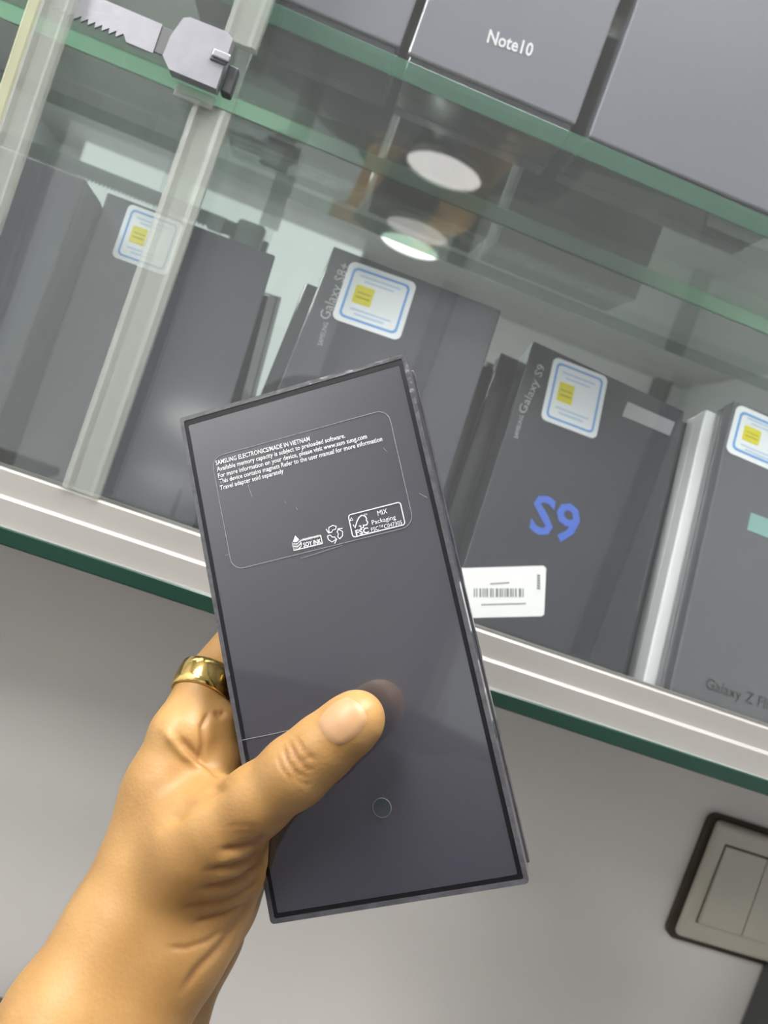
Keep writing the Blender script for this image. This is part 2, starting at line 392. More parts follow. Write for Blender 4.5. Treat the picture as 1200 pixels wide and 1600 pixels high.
P = [at(px, py, YL) for px, py in ((258, 98), (270, 68), (290, 40), (300, 39), (358, 62), (366, 72), (340, 149), (268, 119))]
lobj('lock_body', prism_me([(p[0], p[2]) for p in P], 'y', YL-.0060, YL+.0004), 'steel')
lb = lk.children[-1]
k0, k1 = at(328, 90, YL-.006), at(354, 108, YL-.006)
lobj('key_slot', box_me(k0[0], k1[0]-.0005, YL-.0068, YL-.0058, k1[2]+.001, k1[2]+.0055, .0004), 'steel_dark', lk)
lobj('latch_tab', box_me(k0[0]+.0006, k1[0]+.0002, YL-.0078, YL-.0060, k1[2]+.0022, k1[2]+.0055, .0006), 'steel', lk)
p_ = at(362, 118, YL)
lobj('side_cap', box_me(p_[0]-.0020, p_[0]+.0026, YL-.0030, YL+.003, zlock-.0085, zlock+.004, .001), 'black_rubber')
p_ = at(312, 140, YL)
lobj('strip_clip', box_me(p_[0]-.0095, p_[0]+.0075, YL-.001, YL+.0012, zlock-.0165, zlock-.0105, .0006), 'clear_plastic')

# ---------------------------------------------------------------- product boxes
def frame(yaw, lean, roll):
    yaw, lean, roll = map(math.radians, (yaw, lean, roll)); cy, sy = math.cos(yaw), math.sin(yaw)
    a = np.array([cy, sy, 0.]); n = np.array([sy, -cy, 0.]); zz = np.array([0, 0, 1.])
    up = zz*math.cos(lean)-n*math.sin(lean); n2 = n*math.cos(lean)+zz*math.sin(lean)
    return a*math.cos(roll)-up*math.sin(roll), up*math.cos(roll)+a*math.sin(roll), n2
def fmat(org, a, u, n):
    m = Matrix.Identity(4)
    for i in range(3): m[i][0] = a[i]; m[i][1] = -n[i]; m[i][2] = u[i]; m[i][3] = org[i]
    return m
class PBox:
    """an upright product box: x to the right, y into the case, z up, origin at its lower left front corner"""
    def __init__(s, label, org, yaw, lean, roll, w, t, mat, z_top=None, h=None, floor=None, group='phone boxes in the display case', split=.62, inset=.0004, gap=0.):
        a, u, n = frame(yaw, lean, roll); org = np.array(org, float)
        if floor is not None:              # slide down its own axis until the lowest corner meets the shelf
            top = org+u*h
            low = min((org+a*(w*i)-n*(t*j))[2] for i in (0, 1) for j in (0, 1))
            dz = (low-floor)/u[2]; org = org-u*dz; h = h+dz
        s.w, s.h, s.t = w, h, t; s.a, s.u, s.n, s.org = a, u, n, org
        s.root = empty('phone_box', fmat(org, a, u, n), label, 'box', group)
        k = t*split
        s.lid = obj('lid', box_me(0, w, 0, k, gap, h, .0010, 2), mat, s.root)
        obj('base', box_me(inset, w-inset, k+.0003, t, inset if not gap else 0, h-inset, .0008, 2), mat, s.root)
        if gap: obj('shadow_foot', box_me(.0015, w-.0015, .0015, k, 0, gap+.002, .0004), 'box_black', s.root)  # recessed foot coloured black for the shadow under the lid
    def uv(s, px, py, off=0):
        d = ray(px, py); o = s.org+s.n*off; t = ((o-EYE)@s.n)/(d@s.n); p = EYE+d*t-s.org
        return np.array([p@s.a, p@s.u])
    def sticker(s, p_tl, p_tr, p_bl, label='white security sticker with blue border and yellow square'):
        o, x, zz = s.uv(*p_tl), s.uv(*p_tr), s.uv(*p_bl)
        wd = np.linalg.norm(x-o); ht = np.linalg.norm(zz-o); dx = (x-o)/wd; dz = np.array([-dx[1], dx[0]]); org = o-dz*ht
        m4 = Matrix(((dx[0], 0, dz[0], org[0]), (0, 1, 0, 0), (dx[1], 0, dz[1], org[1]), (0, 0, 0, 1)))
        def put(name, me, mat, par): me.transform(m4); return obj(name, me, mat, par)
        r = wd*.10
        st = put('sticker', prism_me(rrect(0, wd, 0, ht, r), 'y', -.0003, 0), 'sticker_white', s.root); st['label'] = label
        i, b = wd*.075, wd*.035
        put('border', ring_me(rrect(i, wd-i, i, ht-i, r*.8), rrect(i+b, wd-i-b, i+b, ht-i-b, r*.6), -.00045, -.0003), 'sticker_blue', st)
        put('yellow_square', prism_me(rrect(wd*.19, wd*.46, ht*.36, ht*.66, wd*.02), 'y', -.00045, -.0003), 'sticker_yellow', st)
        put('seal_print', bars_me([(wd*.23, wd*.43, ht*.53, ht*.55), (wd*.23, wd*.43, ht*.45, ht*.475)], -.0005, -.00045), 'sticker_gold', st)
        put('print', bars_me([(wd*.20, wd*.80, ht*.795, ht*.825), (wd*.28, wd*.72, ht*.725, ht*.75), (wd*.2, wd*.8, ht*.245, ht*.27), (wd*.28, wd*.72, ht*.175, ht*.205)], -.00045, -.0003), 'sticker_pale', st)
        return st
    def text(s, txt, q0, q1, mat, height=None, name='lettering', bold=0., y=-.00025, label=None):
        o = obj(name, text_me(txt, s.uv(*q0), s.uv(*q1), y, height, bold), mat, s.root)
        if label: o['label'] = label
        return o

FL = ZF+.0002
# boxes standing on the bottom plate
S8 = PBox('dark grey Galaxy S8+ box leaning on the mirror, security sticker at its top left', (-.0256, .380, Z0-.0553), -3.03, 17.35, .2, .0992, .022, 'box_charcoal', h=.175, floor=FL)
S8.sticker((548, 407), (652, 443), (526, 500))
S8.text('SAMSUNG', (503, 541), (513, 505), 'print_grey', .0026); S8.text('Galaxy S8+', (513, 501), (547, 415), 'print_grey', .0055)
PBox('dark box behind the Galaxy S8+ box, showing only at its left', (S8.org+S8.a*-.010-S8.n*.0232-S8.u*.004), -3.03, 17.35, .2, .0992, .0185, 'box_charcoal', h=S8.h-.010, floor=FL)
S9 = PBox('black Galaxy S9 box with blue S9 numeral and barcode label', (.0970, .385, Z0-.0573), 2.44, 20, 3.26, .1038, .0205, 'box_black', h=.175, floor=FL)
S9.sticker((866, 557), (950, 590), (838, 652))
S9.text('SAMSUNG', (808, 686), (818, 650), 'print_grey', .0024); S9.text('Galaxy S9', (820, 648), (852, 574), 'print_grey', .0048)
S9.text('S9', (826, 828), (900, 851), 'print_blue', None, 'numeral', .02, label='large blue S9 numeral')
q = [S9.uv(*p) for p in ((982, 628), (1055, 658), (972, 650))]
dx = (q[1]-q[0]); 
def quad_on(box, name, pts, mat, y0, y1, par=None, r=None):
    P = [box.uv(*p) for p in pts]; return obj(name, prism_me([tuple(p) for p in P], 'y', y0, y1), mat, par or box.root)
quad_on(S9, 'grey_label', [(981, 628), (1054, 660), (1046, 681), (972, 650)], 'grey_label', -.0003, 0)
bl = quad_on(S9, 'barcode_label', [(716, 888), (849, 884), (853, 888), (850, 960), (846, 963), (716, 966)], 'label_white', -.0003, 0); bl['label'] = 'white barcode label stuck askew'
random.seed(4)
bars = []; x = 740
while x < 820:
    wb = random.choice((1.6, 2.4, 3.6)); bars.append(prism_me([tuple(S9.uv(px, py)) for px, py in ((x, 919.5), (x+wb, 919.5), (x+wb, 933), (x, 933))], 'y', -.0005, -.0003)); x += wb+random.choice((1.5, 2.2, 3.4))
obj('bar_code', join_me(bars), 'barcode', bl)
# print too blurred to read: rows of short dashes
def dashes(a, b, wd, n_):
    a = np.array(a, float); b = np.array(b, float); ms = []
    for k in range(n_):
        p, q = a+(b-a)*(k/n_), a+(b-a)*((k+.72)/n_); ms.append(stroke_me([tuple(S9.uv(*p)), tuple(S9.uv(*q))], wd, -.0005, -.0003))
    return obj('blurred_print', join_me(ms), 'barcode', bl)
dashes((766, 912.5), (796, 910.5), .0008, 8); dashes((752, 945), (822, 943), .0007, 18); dashes((841, 898), (841, 922), .0018, 6)
PBox('second black box of the stack behind the Galaxy S9 box', (S9.org+S9.a*-.0115-S9.n*.0208), 2.44, 20, 3.26, .1000, .0105, 'box_black', h=S9.h-.003, floor=FL)
PBox('third black box of the stack behind the Galaxy S9 box, next to the mirror', (S9.org+S9.a*-.0215-S9.n*.0316), 2.44, 20, 3.26, .1000, .0078, 'box_black', h=S9.h-.010, floor=FL)
FP = PBox('dark Galaxy Z Flip box with security sticker at the right end of the shelf', (.2193, .372, Z0-.0587), 0, 15.1, 0, .0990, .0170, 'box_flip', h=.175, floor=FL)
FP.sticker((1152, 631), (1246, 672), (1133, 705))
FP.text('Galaxy Z Flip', (1101, 1075), (1209, 1112), 'print_dark', .0058)
quad_on(FP, 'teal_label', [(1173, 801), (1230, 822), (1224, 850), (1167, 828)], 'teal_label', -.0003, 0)
PBox('silver white box behind the Galaxy Z Flip box', FP.org+FP.a*-.0060-FP.n*.0176, 0, 15.1, 0, .0970, .0200, 'box_silver', h=FP.h-.002, floor=FL, split=.5)
PBox('black box between the silver box and the mirror', FP.org+FP.a*-.0100-FP.n*.0380, 0, 15.1, 0, .0970, .0190, 'box_black', h=FP.h-.004, floor=FL)
LB = PBox('dark box behind the clear strip below the lock, its sticker half hidden', (-.1274, .380, Z0-.0799), 6.2, 12.5, -2.25, .0896, .042, 'box_charcoal', h=.175, floor=FL, split=.35)
LB.sticker((202, 318), (287, 350), (178, 402))
PBox('dark box at the left end of the shelf', (-.2332, .372, Z0-.1036), 0, 4.0, 0, .0950, .050, 'box_charcoal', h=.19, floor=FL)
# boxes standing on the glass shelf
SZ = ZS1+.0002
NB = PBox('grey violet Note10 box standing on the glass shelf', (-.0168, .3735, SZ), -1.0, 0.5, 0, .0868, .050, 'box_violet', h=.162, floor=SZ, split=.8, gap=.0065)
NB.text('Note10', (760, 66), (830, 89), 'print_white', .0062, bold=.02)
PBox('large grey violet box at the right of the glass shelf', (.0768, .3670, SZ), -1.0, .5, 0, .112, .055, 'box_violet', h=.165, floor=SZ, split=.8, gap=.0012)
PBox('plain grey violet box left of the Note10 box', (-.1230, .3735, SZ), -1.0, .5, 0, .1020, .050, 'box_violet', h=.162, floor=SZ, split=.8, gap=.0065)

# ---------------------------------------------------------------- light switch on the wall below
sw_c = (at(1122, 1280, .482)+at(1053, 1460, .482))/2
sw = empty('light_switch', T(sw_c[0]+.043, YW, sw_c[2]), 'ivory two-gang light switch on the wall below the display case', 'light switch')
obj('back_box', prism_me(rrect(-.0462, .0462, -.0475, .0450, .007), 'y', -.004, 0), 'switch_gap', sw)
pl_ = obj('plate', box_me(-.0425, .0425, -.0108, -.004, -.0425, .0425, .0035, 3), 'switch_ivory', sw)
obj('rocker_gap', box_me(-.0335, .0335, -.0110, -.0106, -.0290, .0290, .0002), 'switch_gap', sw)
for x0, x1 in ((-.0325, -.0004), (.0004, .0325)):
    rk = obj('rocker', prism_me([(-.0106, -.0280), (-.0140, -.0275), (-.0116, .0275), (-.0106, .0280)], 'x', x0, x1), 'switch_ivory', sw)
# thin dark things at the lower corners of the view
p_ = at(1197, 1520, .470); 
tag(obj('junction_box', box_me(p_[0]+.011, p_[0]+.06, .462, YW-.0005, .75, p_[2]+.002, .004), 'dark_post'), 'dark box on the wall under the light switch', 'junction box')
p_ = at(10, 1556, .47)
tag(obj('stool_seat', box_me(p_[0]-.35, p_[0]+.10, .15, .47, p_[2]-.07, p_[2]+.0015, .006, 3), 'dark_post'), 'dark padded edge at the lower left below the arm', 'stool')

# ---------------------------------------------------------------- the box in the hand
SCL = .078/.082
Qa, Qb, Qc = np.array([.955, -.241, -.174]), np.array([.213, .964, -.161]), np.array([.207, .117, .971])
Qa /= np.linalg.norm(Qa); Qb -= Qa*(Qa@Qb); Qb /= np.linalg.norm(Qb); Qc = np.cross(Qa, Qb)
HW, HH, HT = .078, .16868*SCL, .0265
Hc = np.array([-.01428, .03880, .24961])*SCL
def hl(a, b, c=0.): return Hc+Qa*a+Qb*b+Qc*c                # box-centred coordinates to the camera frame
hb = PBox.__new__(PBox)
hb.w, hb.h, hb.t = HW, HH, HT
hb.a, hb.u, hb.n = Qa@RC, -(Qb@RC), -(Qc@RC)
hb.org = cw(hl(-HW/2, HH/2, 0))
hb.root = empty('phone_box', fmat(hb.org, hb.a, hb.u, hb.n), 'black shrink-wrapped phone box held up in the hand, its printed back facing out', 'box')
hb.lid = obj('sleeve', box_me(0, HW, 0, HT*.55, 0, HH, .0009, 3), 'held_black', hb.root)
obj('tray', box_me(.0006, HW-.0006, HT*.55+.0004, HT, .0006, HH-.0006, .0009, 3), 'held_black', hb.root)
rr = .0006
obj('wrap_rim', ring_me(rrect(-.0004, HW+.0004, -.0004, HH+.0004, .0012), rrect(.0010, HW-.0010, .0010, HH-.0010, .0006), -.0004, .0012), 'wrap_edge', hb.root)
obj('edge_groove', ring_me(rrect(.0010, HW-.0010, .0010, HH-.0010, .0006), rrect(.0022, HW-.0024, .0024, HH-.0027, .0006), -.00015, .0004), 'groove_black', hb.root)
# wrap seam along the right side
obj('wrap_seam', box_me(HW-.0002, HW+.0005, HT*.50, HT*.62, .001, HH-.001, .0002), 'wrap_edge', hb.root)
def hstroke(name, pts, wd, mat, closed=False, y=-.0002, par=None):
    return obj(name, stroke_me([tuple(hb.uv(*p)) for p in pts], wd, y, y+.0002, closed), mat, par or hb.root)
# the transparent label and its outline
qq = [hb.uv(*p) for p in ((333, 712), (609, 640), (646, 822), (360, 893))]
lx0, lx1, lz0, lz1 = (qq[0][0]+qq[3][0])/2, (qq[1][0]+qq[2][0])/2, (qq[2][1]+qq[3][1])/2, (qq[0][1]+qq[1][1])/2
film = obj('clear_label_edge', ring_me(rrect(lx0, lx1, lz0, lz1, .004), rrect(lx0+.00022, lx1-.00022, lz0+.00022, lz1-.00022, .0038), -.00022, -.0001), 'print_faint', hb.root); film['label'] = 'thin outline of a transparent label'
for s_, a, b, hh in (('SAMSUNG ELECTRONICS/MADE IN VIETNAM', (338, 727), (485, 689), .00150),
                 ('Available memory capacity is subject to preloaded software.', (340, 737), (540, 684), .00150),
                 ('For more information on your device, please visit www.sam sung.com', (342, 747), (574, 685), .00150),
                 ('This device contains magnets Refer to the user manual for more information', (344, 756), (598, 689), .00150),
                 ('Travel adapter sold separately', (345, 766), (444, 739), .00150)):
    hb.text(s_, a, b, 'print_white', hh, 'printed_line', bold=.012, y=-.0003)
# forest certification mark
fr = [hb.uv(*p) for p in ((543, 803), (627, 785), (634, 821), (551, 840))]
fx0, fx1, fz0, fz1 = (fr[0][0]+fr[3][0])/2, (fr[1][0]+fr[2][0])/2, (fr[2][1]+fr[3][1])/2, (fr[0][1]+fr[1][1])/2
fm = obj('certification_mark', ring_me(rrect(fx0, fx1, fz0, fz1, .0010), rrect(fx0+.00032, fx1-.00032, fz0+.00032, fz1-.00032, .0007), -.0003, -.0002), 'print_white', hb.root)
hb_txt = lambda s_, a, b, hh, par, bold=.0: obj('lettering', text_me(s_, hb.uv(*a), hb.uv(*b), -.0003, hh, bold), 'print_white', par)
hb_txt('MIX', (591, 806), (606, 802), .0016, fm); hb_txt('Packaging', (582, 820), (619, 811), .0014, fm); hb_txt('FSC™C047305', (581, 831), (629, 819), .0013, fm)
hb_txt('FSC', (557, 837), (577, 832), .0017, fm, .03)
hstroke('tree_mark', [(552, 820), (555, 825), (558, 815), (561, 809), (565, 805.5), (570, 806), (573, 810), (572.5, 813), (575, 816), (573.5, 820), (569.5, 821), (568, 820), (568.5, 824), (564, 825.5), (564, 821.5), (561, 822.5)], .00034, 'print_white', par=fm, y=-.0003)
hstroke('tree_mark', [(547, 814), (549.5, 809), (552, 813), (547, 814)], .00022, 'print_white', par=fm, y=-.0003)
hb_txt('TM', (569, 806), (574, 805), .0006, fm)
# soy ink mark
sr = [hb.uv(*p) for p in ((457, 847), (502, 836), (505, 850), (459, 861))]
sx0, sx1, sz0, sz1 = (sr[0][0]+sr[3][0])/2, (sr[1][0]+sr[2][0])/2, (sr[2][1]+sr[3][1])/2, (sr[0][1]+sr[1][1])/2
sm_ = obj('soy_ink_mark', ring_me(rrect(sx0, sx1, sz0, sz1, .0002), rrect(sx0+.0003, sx1-.0003, sz0+.0003, sz1-.0003, .0001), -.0003, -.0002), 'print_white', hb.root)
hb_txt('PRINTED WITH', (474, 846), (501, 839.5), .0009, sm_); hb_txt('SOY INK', (475, 855), (503, 848.5), .0014, sm_, .03)
c0 = hb.uv(464.5, 851)
obj('droplet', prism_me([(c0[0]+.0016*math.sin(t)*(1-.28*(1-math.cos(t))/2*0), c0[1]-.0016*math.cos(t)) for t in np.linspace(-2.3, 2.3, 14)]+[(c0[0], c0[1]+.0030)], 'y', -.0003, -.0002), 'print_white', sm_)
for k in (-.0007, .0002, .0010):
    obj('droplet_wave', stroke_me([(c0[0]-.0012, c0[1]+k), (c0[0], c0[1]+k-.0004), (c0[0]+.0013, c0[1]+k+.0003)], .00024, -.00045, -.0003), 'held_black', sm_)
# recycling triangle of three arrows
c1 = hb.uv(523, 834); rp = []
for k in range(3):
    a0 = math.radians(90+15+120*k)
    def pp(r_, da): return (c1[0]+r_*math.cos(a0+math.radians(da)), c1[1]+r_*math.sin(a0+math.radians(da)))
    rp.append(stroke_me([pp(.0024, -42), pp(.0027, -14), pp(.0027, 16), pp(.0019, 46), pp(.0010, 40), pp(.0013, 0), pp(.0014, -40), pp(.0024, -42)], .00028, -.0003, -.0002))
    rp.append(stroke_me([pp(.0031, 34), pp(.0019, 56), pp(.0010, 24)], .0003, -.0003, -.0002))
obj('recycling_mark', join_me(rp), 'print_white', hb.root)
# punched dot, wrap fold line, scuffs
c2 = hb.uv(597, 1262); n = 32
obj('dot_sticker', prism_me([(c2[0]+.00272*math.cos(2*math.pi*k/n), c2[1]+.00272*math.sin(2*math.pi*k/n)) for k in range(n)], 'y', -.0002, 0), 'dot_grey', hb.root)
obj('dot_edge', ring_me([(c2[0]+.00285*math.cos(2*math.pi*k/n), c2[1]+.00285*math.sin(2*math.pi*k/n)) for k in range(n)], [(c2[0]+.0027*math.cos(2*math.pi*k/n), c2[1]+.0027*math.sin(2*math.pi*k/n)) for k in range(n)], -.00022, 0), 'print_faint', hb.root)
hstroke('wrap_fold', [(375, 1157), (420, 1148), (470, 1137)], .00018, 'print_faint')
random.seed(11)
for a, b in (((388, 758), (394, 777)), ((352, 868), (359, 866)), ((655, 771), (668, 778)), ((599, 700), (605, 706)), ((470, 873), (535, 852)), ((445, 783), (447, 787)), ((462, 792), (465, 797))):
    if a[0] > 1: hstroke('scuff', [a, b], .00018, 'print_faint')

# ---------------------------------------------------------------- hand and body
def seg_d(P, a, b, ra, rb):
    ba = b-a; pa = P-a; h = np.clip((pa@ba)/(ba@ba), 0, 1)[..., None]
    return np.linalg.norm(pa-ba*h, axis=-1)-(ra+(rb-ra)*h[..., 0])
def smin(a, b, k):
    h = np.maximum(k-np.abs(a-b), 0)/k; return np.minimum(a, b)-h*h*k*.25
class Field:
    def __init__(s, lo, hi, vx):
        s.lo = np.array(lo, float); s.vx = vx; s.n = np.ceil((np.array(hi)-s.lo)/vx).astype(int)+1
        s.D = np.full(s.n, .03, np.float32)
    def add(s, a, b, ra, rb, k, squash=None):
        a = np.asarray(a, float); b = np.asarray(b, float); m = max(ra, rb)+k+.012 if s.vx < .003 else max(ra, rb)+k+.06
        i0 = np.clip(np.floor((np.minimum(a, b)-m-s.lo)/s.vx).astype(int), 0, s.n); i1 = np.clip(np.ceil((np.maximum(a, b)+m-s.lo)/s.vx).astype(int)+1, 0, s.n)
        if (i1 <= i0).any(): return
        g = [s.lo[d]+np.arange(i0[d], i1[d])*s.vx for d in range(3)]
        P = np.stack(np.meshgrid(*g, indexing='ij'), -1)
        sl = tuple(slice(i0[d], i1[d]) for d in range(3))
        s.D[sl] = smin(s.D[sl], seg_d(P, a, b, ra, rb), k)
    def mesh(s):
        D = s.D; S = D < 0; nx, ny, nz = D.shape
        cnt = np.zeros((nx-1, ny-1, nz-1), np.int8); off = [(i, j, k) for i in (0, 1) for j in (0, 1) for k in (0, 1)]
        for i, j, k in off: cnt += S[i:nx-1+i, j:ny-1+j, k:nz-1+k]
        act = (cnt > 0) & (cnt < 8); idx = np.argwhere(act); vid = np.full(act.shape, -1, np.int64); vid[act] = np.arange(len(idx))
        acc = np.zeros((len(idx), 3)); num = np.zeros(len(idx))
        for a in off:
            for d in range(3):
                if a[d]: continue
                b = list(a); b[d] = 1
                va = D[tuple((idx+a).T)]; vb = D[tuple((idx+b).T)]; c = (va < 0) != (vb < 0)
                t = np.where(c, va/np.where(c, va-vb, 1), 0); p = np.tile(np.array(a, float), (len(idx), 1)); p[:, d] += t
                acc[c] += p[c]; num[c] += 1
        V = s.lo+(idx+acc/num[:, None])*s.vx; faces = []
        for d in range(3):
            e1, e2 = (d+1) % 3, (d+2) % 3
            sl0 = [slice(1, -1)]*3; sl0[d] = slice(0, -1); sl1 = list(sl0); sl1[d] = slice(1, None)
            A = S[tuple(sl0)]; B = S[tuple(sl1)]; q = np.argwhere(A != B)
            base = q+1; base[:, d] -= 1
            def vv(o1, o2):
                z = base.copy(); z[:, e1] += o1; z[:, e2] += o2; return vid[tuple(z.T)]
            Q = np.stack([vv(-1, -1), vv(0, -1), vv(0, 0), vv(-1, 0)], 1)
            flip = ~A[tuple(q.T)]; Q[flip] = Q[flip][:, ::-1]; faces.append(Q)
        Fq = np.concatenate(faces); Fq = Fq[(Fq >= 0).all(1)]
        return V, Fq

def K(px, py, z, r): return (cpt(px, py, z), r)
def chain(fd, pts, k):
    for (a, ra), (b, rb) in zip(pts[:-1], pts[1:]): fd.add(a, b, ra, rb, k)
H = Field((-.150, .028, .165), (.030, .215, .325), .0007)
# forearm: two bones' worth of width
chain(H, [K(20, 1790, .208, .0215), K(112, 1600, .224, .0185), K(198, 1450, .236, .0168), K(246, 1330, .243, .0150)], .010)
chain(H, [K(230, 1600, .226, .0120), K(292, 1480, .233, .0105), K(345, 1405, .239, .0100)], .012)
chain(H, [K(140, 1790, .236, .0215), K(224, 1600, .252, .0190), K(296, 1450, .264, .0178), K(318, 1370, .268, .0150)], .006)
# back of the hand, four metacarpals
chain(H, [K(246, 1330, .243, .0150), K(262, 1240, .246, .0130), K(286, 1150, .249, .0106)], .008)
chain(H, [K(262, 1340, .262, .0140), K(282, 1240, .275, .0125), K(305, 1165, .276, .0108)], .008)
chain(H, [K(285, 1350, .272, .0130), K(308, 1260, .288, .0115), K(330, 1200, .297, .0100)], .008)
chain(H, [K(305, 1370, .278, .0120), K(335, 1290, .295, .0105), K(352, 1245, .303, .0092)], .008)
# thumb ball and thumb
chain(H, [K(268, 1400, .243, .0150), K(318, 1318, .232, .0136), K(352, 1290, .2265, .0118)], .009)
chain(H, [K(352, 1290, .2265, .0118), K(400, 1252, .2220, .0098), K(462, 1204, .2186, .0096), K(505, 1167, .2178, .0088), K(546, 1133, .2175, .0080), K(560, 1121, .2176, .0074)], .004)
# heel of the thumb, folds towards the palm
chain(H, [K(352, 1300, .232, .0110), K(362, 1350, .236, .0095), K(345, 1410, .243, .0105)], .008)
# web and root of the fingers
chain(H, [K(340, 1262, .238, .0085), K(298, 1205, .252, .0085)], .006)
chain(H, [K(336, 1130, .2540, .0078), K(338, 1190, .2520, .0086), K(338, 1250, .2500, .0100)], .0022)
chain(H, [K(356, 1126, .2640, .0080), K(360, 1200, .2600, .0086), K(350, 1255, .2540, .0095)], .0022)
# fingers closing behind the box
def HLp(a, b, c, r): return (hl(a, b, c), r)
chain(H, [K(286, 1150, .249, .0106), K(321, 1070, .2625, .0088), HLp(-.0440, -.0080, .0370, .0088), HLp(-.020, -.030, .0352, .0080), HLp(.004, -.044, .0345, .0074), HLp(.016, -.050, .0340, .0068)], .003)
chain(H, [K(305, 1165, .283, .0108), HLp(-.0400, .010, .0400, .0090), HLp(-.014, .000, .0360, .0082), HLp(.010, -.012, .0350, .0076), HLp(.020, -.017, .0345, .0070)], .003)
chain(H, [K(330, 1200, .297, .0100), HLp(-.0380, .034, .0400, .0086), HLp(-.014, .024, .0360, .0078), HLp(.008, .013, .0348, .0072), HLp(.016, .009, .0345, .0066)], .003)
chain(H, [K(352, 1245, .303, .0092), HLp(-.0445, .0720, .0310, .0080), HLp(-.020, .060, .0352, .0074), HLp(-.010, .055, .0348, .0070), HLp(.002, .040, .0342, .0064), HLp(.008, .037, .034, .0058)], .003)
# keep the hand out of the box: flesh flattens against it
g = [H.lo[d]+np.arange(H.n[d])*H.vx for d in range(3)]
P = np.stack(np.meshgrid(*g, indexing='ij'), -1).astype(np.float32)-Hc.astype(np.float32)
bd = np.maximum(np.maximum(np.abs(P@Qa.astype(np.float32))-(HW/2+.0003), np.abs(P@Qb.astype(np.float32))-(HH/2+.0003)), np.abs(P@Qc.astype(np.float32)-HT/2)-(HT/2+.0007))
H.D = np.maximum(H.D, -bd); del P, bd
V, Fq = H.mesh()
# face the field gradient outwards
def vnormals(V, Fq):
    n = np.cross(V[Fq[:, 2]]-V[Fq[:, 0]], V[Fq[:, 3]]-V[Fq[:, 1]]); N = np.zeros_like(V)
    for k in range(4): np.add.at(N, Fq[:, k], n)
    return N/(np.linalg.norm(N, axis=1)[:, None]+1e-12)
def relax(V, Fq, it, lam=.5):
    e = np.concatenate([Fq[:, [0, 1]], Fq[:, [1, 2]], Fq[:, [2, 3]], Fq[:, [3, 0]]]); e = np.concatenate([e, e[:, ::-1]])
    deg = np.bincount(e[:, 0], minlength=len(V)).astype(float)[:, None]
    for _ in range(it):
        A = np.stack([np.bincount(e[:, 0], V[e[:, 1], d], len(V)) for d in range(3)], 1)/np.maximum(deg, 1); V = V+lam*(A-V)
    return V
V = relax(V, Fq, 4)
N_ = vnormals(V, Fq)
# creases of the skin, pressed into the surface
crease = np.zeros(len(V)); disp = np.zeros(len(V))
pxy = np.stack([CX+F*V[:, 0]/V[:, 2], CY+F*V[:, 1]/V[:, 2]], 1)
facing = -(N_*V).sum(1)/np.linalg.norm(V, axis=1)
if np.median(facing[np.argsort(V[:, 2])[:2000]]) < 0: N_ = -N_; facing = -facing; Fq = Fq[:, ::-1]
front = np.clip((facing-.0)/.25, 0, 1)
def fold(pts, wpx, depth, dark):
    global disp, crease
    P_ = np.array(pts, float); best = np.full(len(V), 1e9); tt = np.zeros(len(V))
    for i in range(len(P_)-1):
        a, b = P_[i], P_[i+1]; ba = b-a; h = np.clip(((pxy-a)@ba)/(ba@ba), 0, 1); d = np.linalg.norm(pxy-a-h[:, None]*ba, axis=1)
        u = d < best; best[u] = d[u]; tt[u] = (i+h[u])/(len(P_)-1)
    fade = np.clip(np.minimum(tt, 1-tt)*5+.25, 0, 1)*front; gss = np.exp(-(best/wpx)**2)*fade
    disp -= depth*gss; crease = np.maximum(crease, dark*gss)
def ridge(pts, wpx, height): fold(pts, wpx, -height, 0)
mm = .001
# joint of the thumb
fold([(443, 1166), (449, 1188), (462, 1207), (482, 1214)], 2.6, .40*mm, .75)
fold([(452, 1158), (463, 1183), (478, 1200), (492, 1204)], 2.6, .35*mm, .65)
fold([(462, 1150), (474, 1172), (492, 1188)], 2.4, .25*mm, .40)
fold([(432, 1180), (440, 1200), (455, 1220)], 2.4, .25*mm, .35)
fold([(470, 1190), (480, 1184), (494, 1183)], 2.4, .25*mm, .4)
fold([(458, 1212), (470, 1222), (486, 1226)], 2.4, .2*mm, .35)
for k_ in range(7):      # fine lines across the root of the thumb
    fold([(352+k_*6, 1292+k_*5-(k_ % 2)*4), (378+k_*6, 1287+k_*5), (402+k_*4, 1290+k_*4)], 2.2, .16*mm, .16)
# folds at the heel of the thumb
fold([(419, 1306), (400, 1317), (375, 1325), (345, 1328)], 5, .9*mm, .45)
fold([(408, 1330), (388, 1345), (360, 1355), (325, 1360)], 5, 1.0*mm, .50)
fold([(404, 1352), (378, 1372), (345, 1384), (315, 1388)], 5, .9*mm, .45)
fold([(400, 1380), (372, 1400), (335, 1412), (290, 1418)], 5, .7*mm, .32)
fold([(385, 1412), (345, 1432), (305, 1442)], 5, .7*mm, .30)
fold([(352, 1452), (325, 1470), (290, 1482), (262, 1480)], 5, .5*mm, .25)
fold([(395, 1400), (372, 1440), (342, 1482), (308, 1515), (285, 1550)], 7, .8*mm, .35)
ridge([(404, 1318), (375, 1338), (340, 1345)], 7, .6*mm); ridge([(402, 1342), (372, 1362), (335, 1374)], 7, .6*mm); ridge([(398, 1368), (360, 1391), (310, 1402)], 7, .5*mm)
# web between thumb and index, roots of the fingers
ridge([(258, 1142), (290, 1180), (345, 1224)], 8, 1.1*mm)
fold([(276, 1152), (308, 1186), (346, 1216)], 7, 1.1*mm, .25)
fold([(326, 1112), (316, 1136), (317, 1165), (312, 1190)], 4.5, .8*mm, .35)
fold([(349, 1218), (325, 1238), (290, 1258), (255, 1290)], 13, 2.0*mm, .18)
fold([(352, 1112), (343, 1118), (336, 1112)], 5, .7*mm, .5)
V = V+N_*disp[:, None]
VW = np.array([cw(p) for p in V])

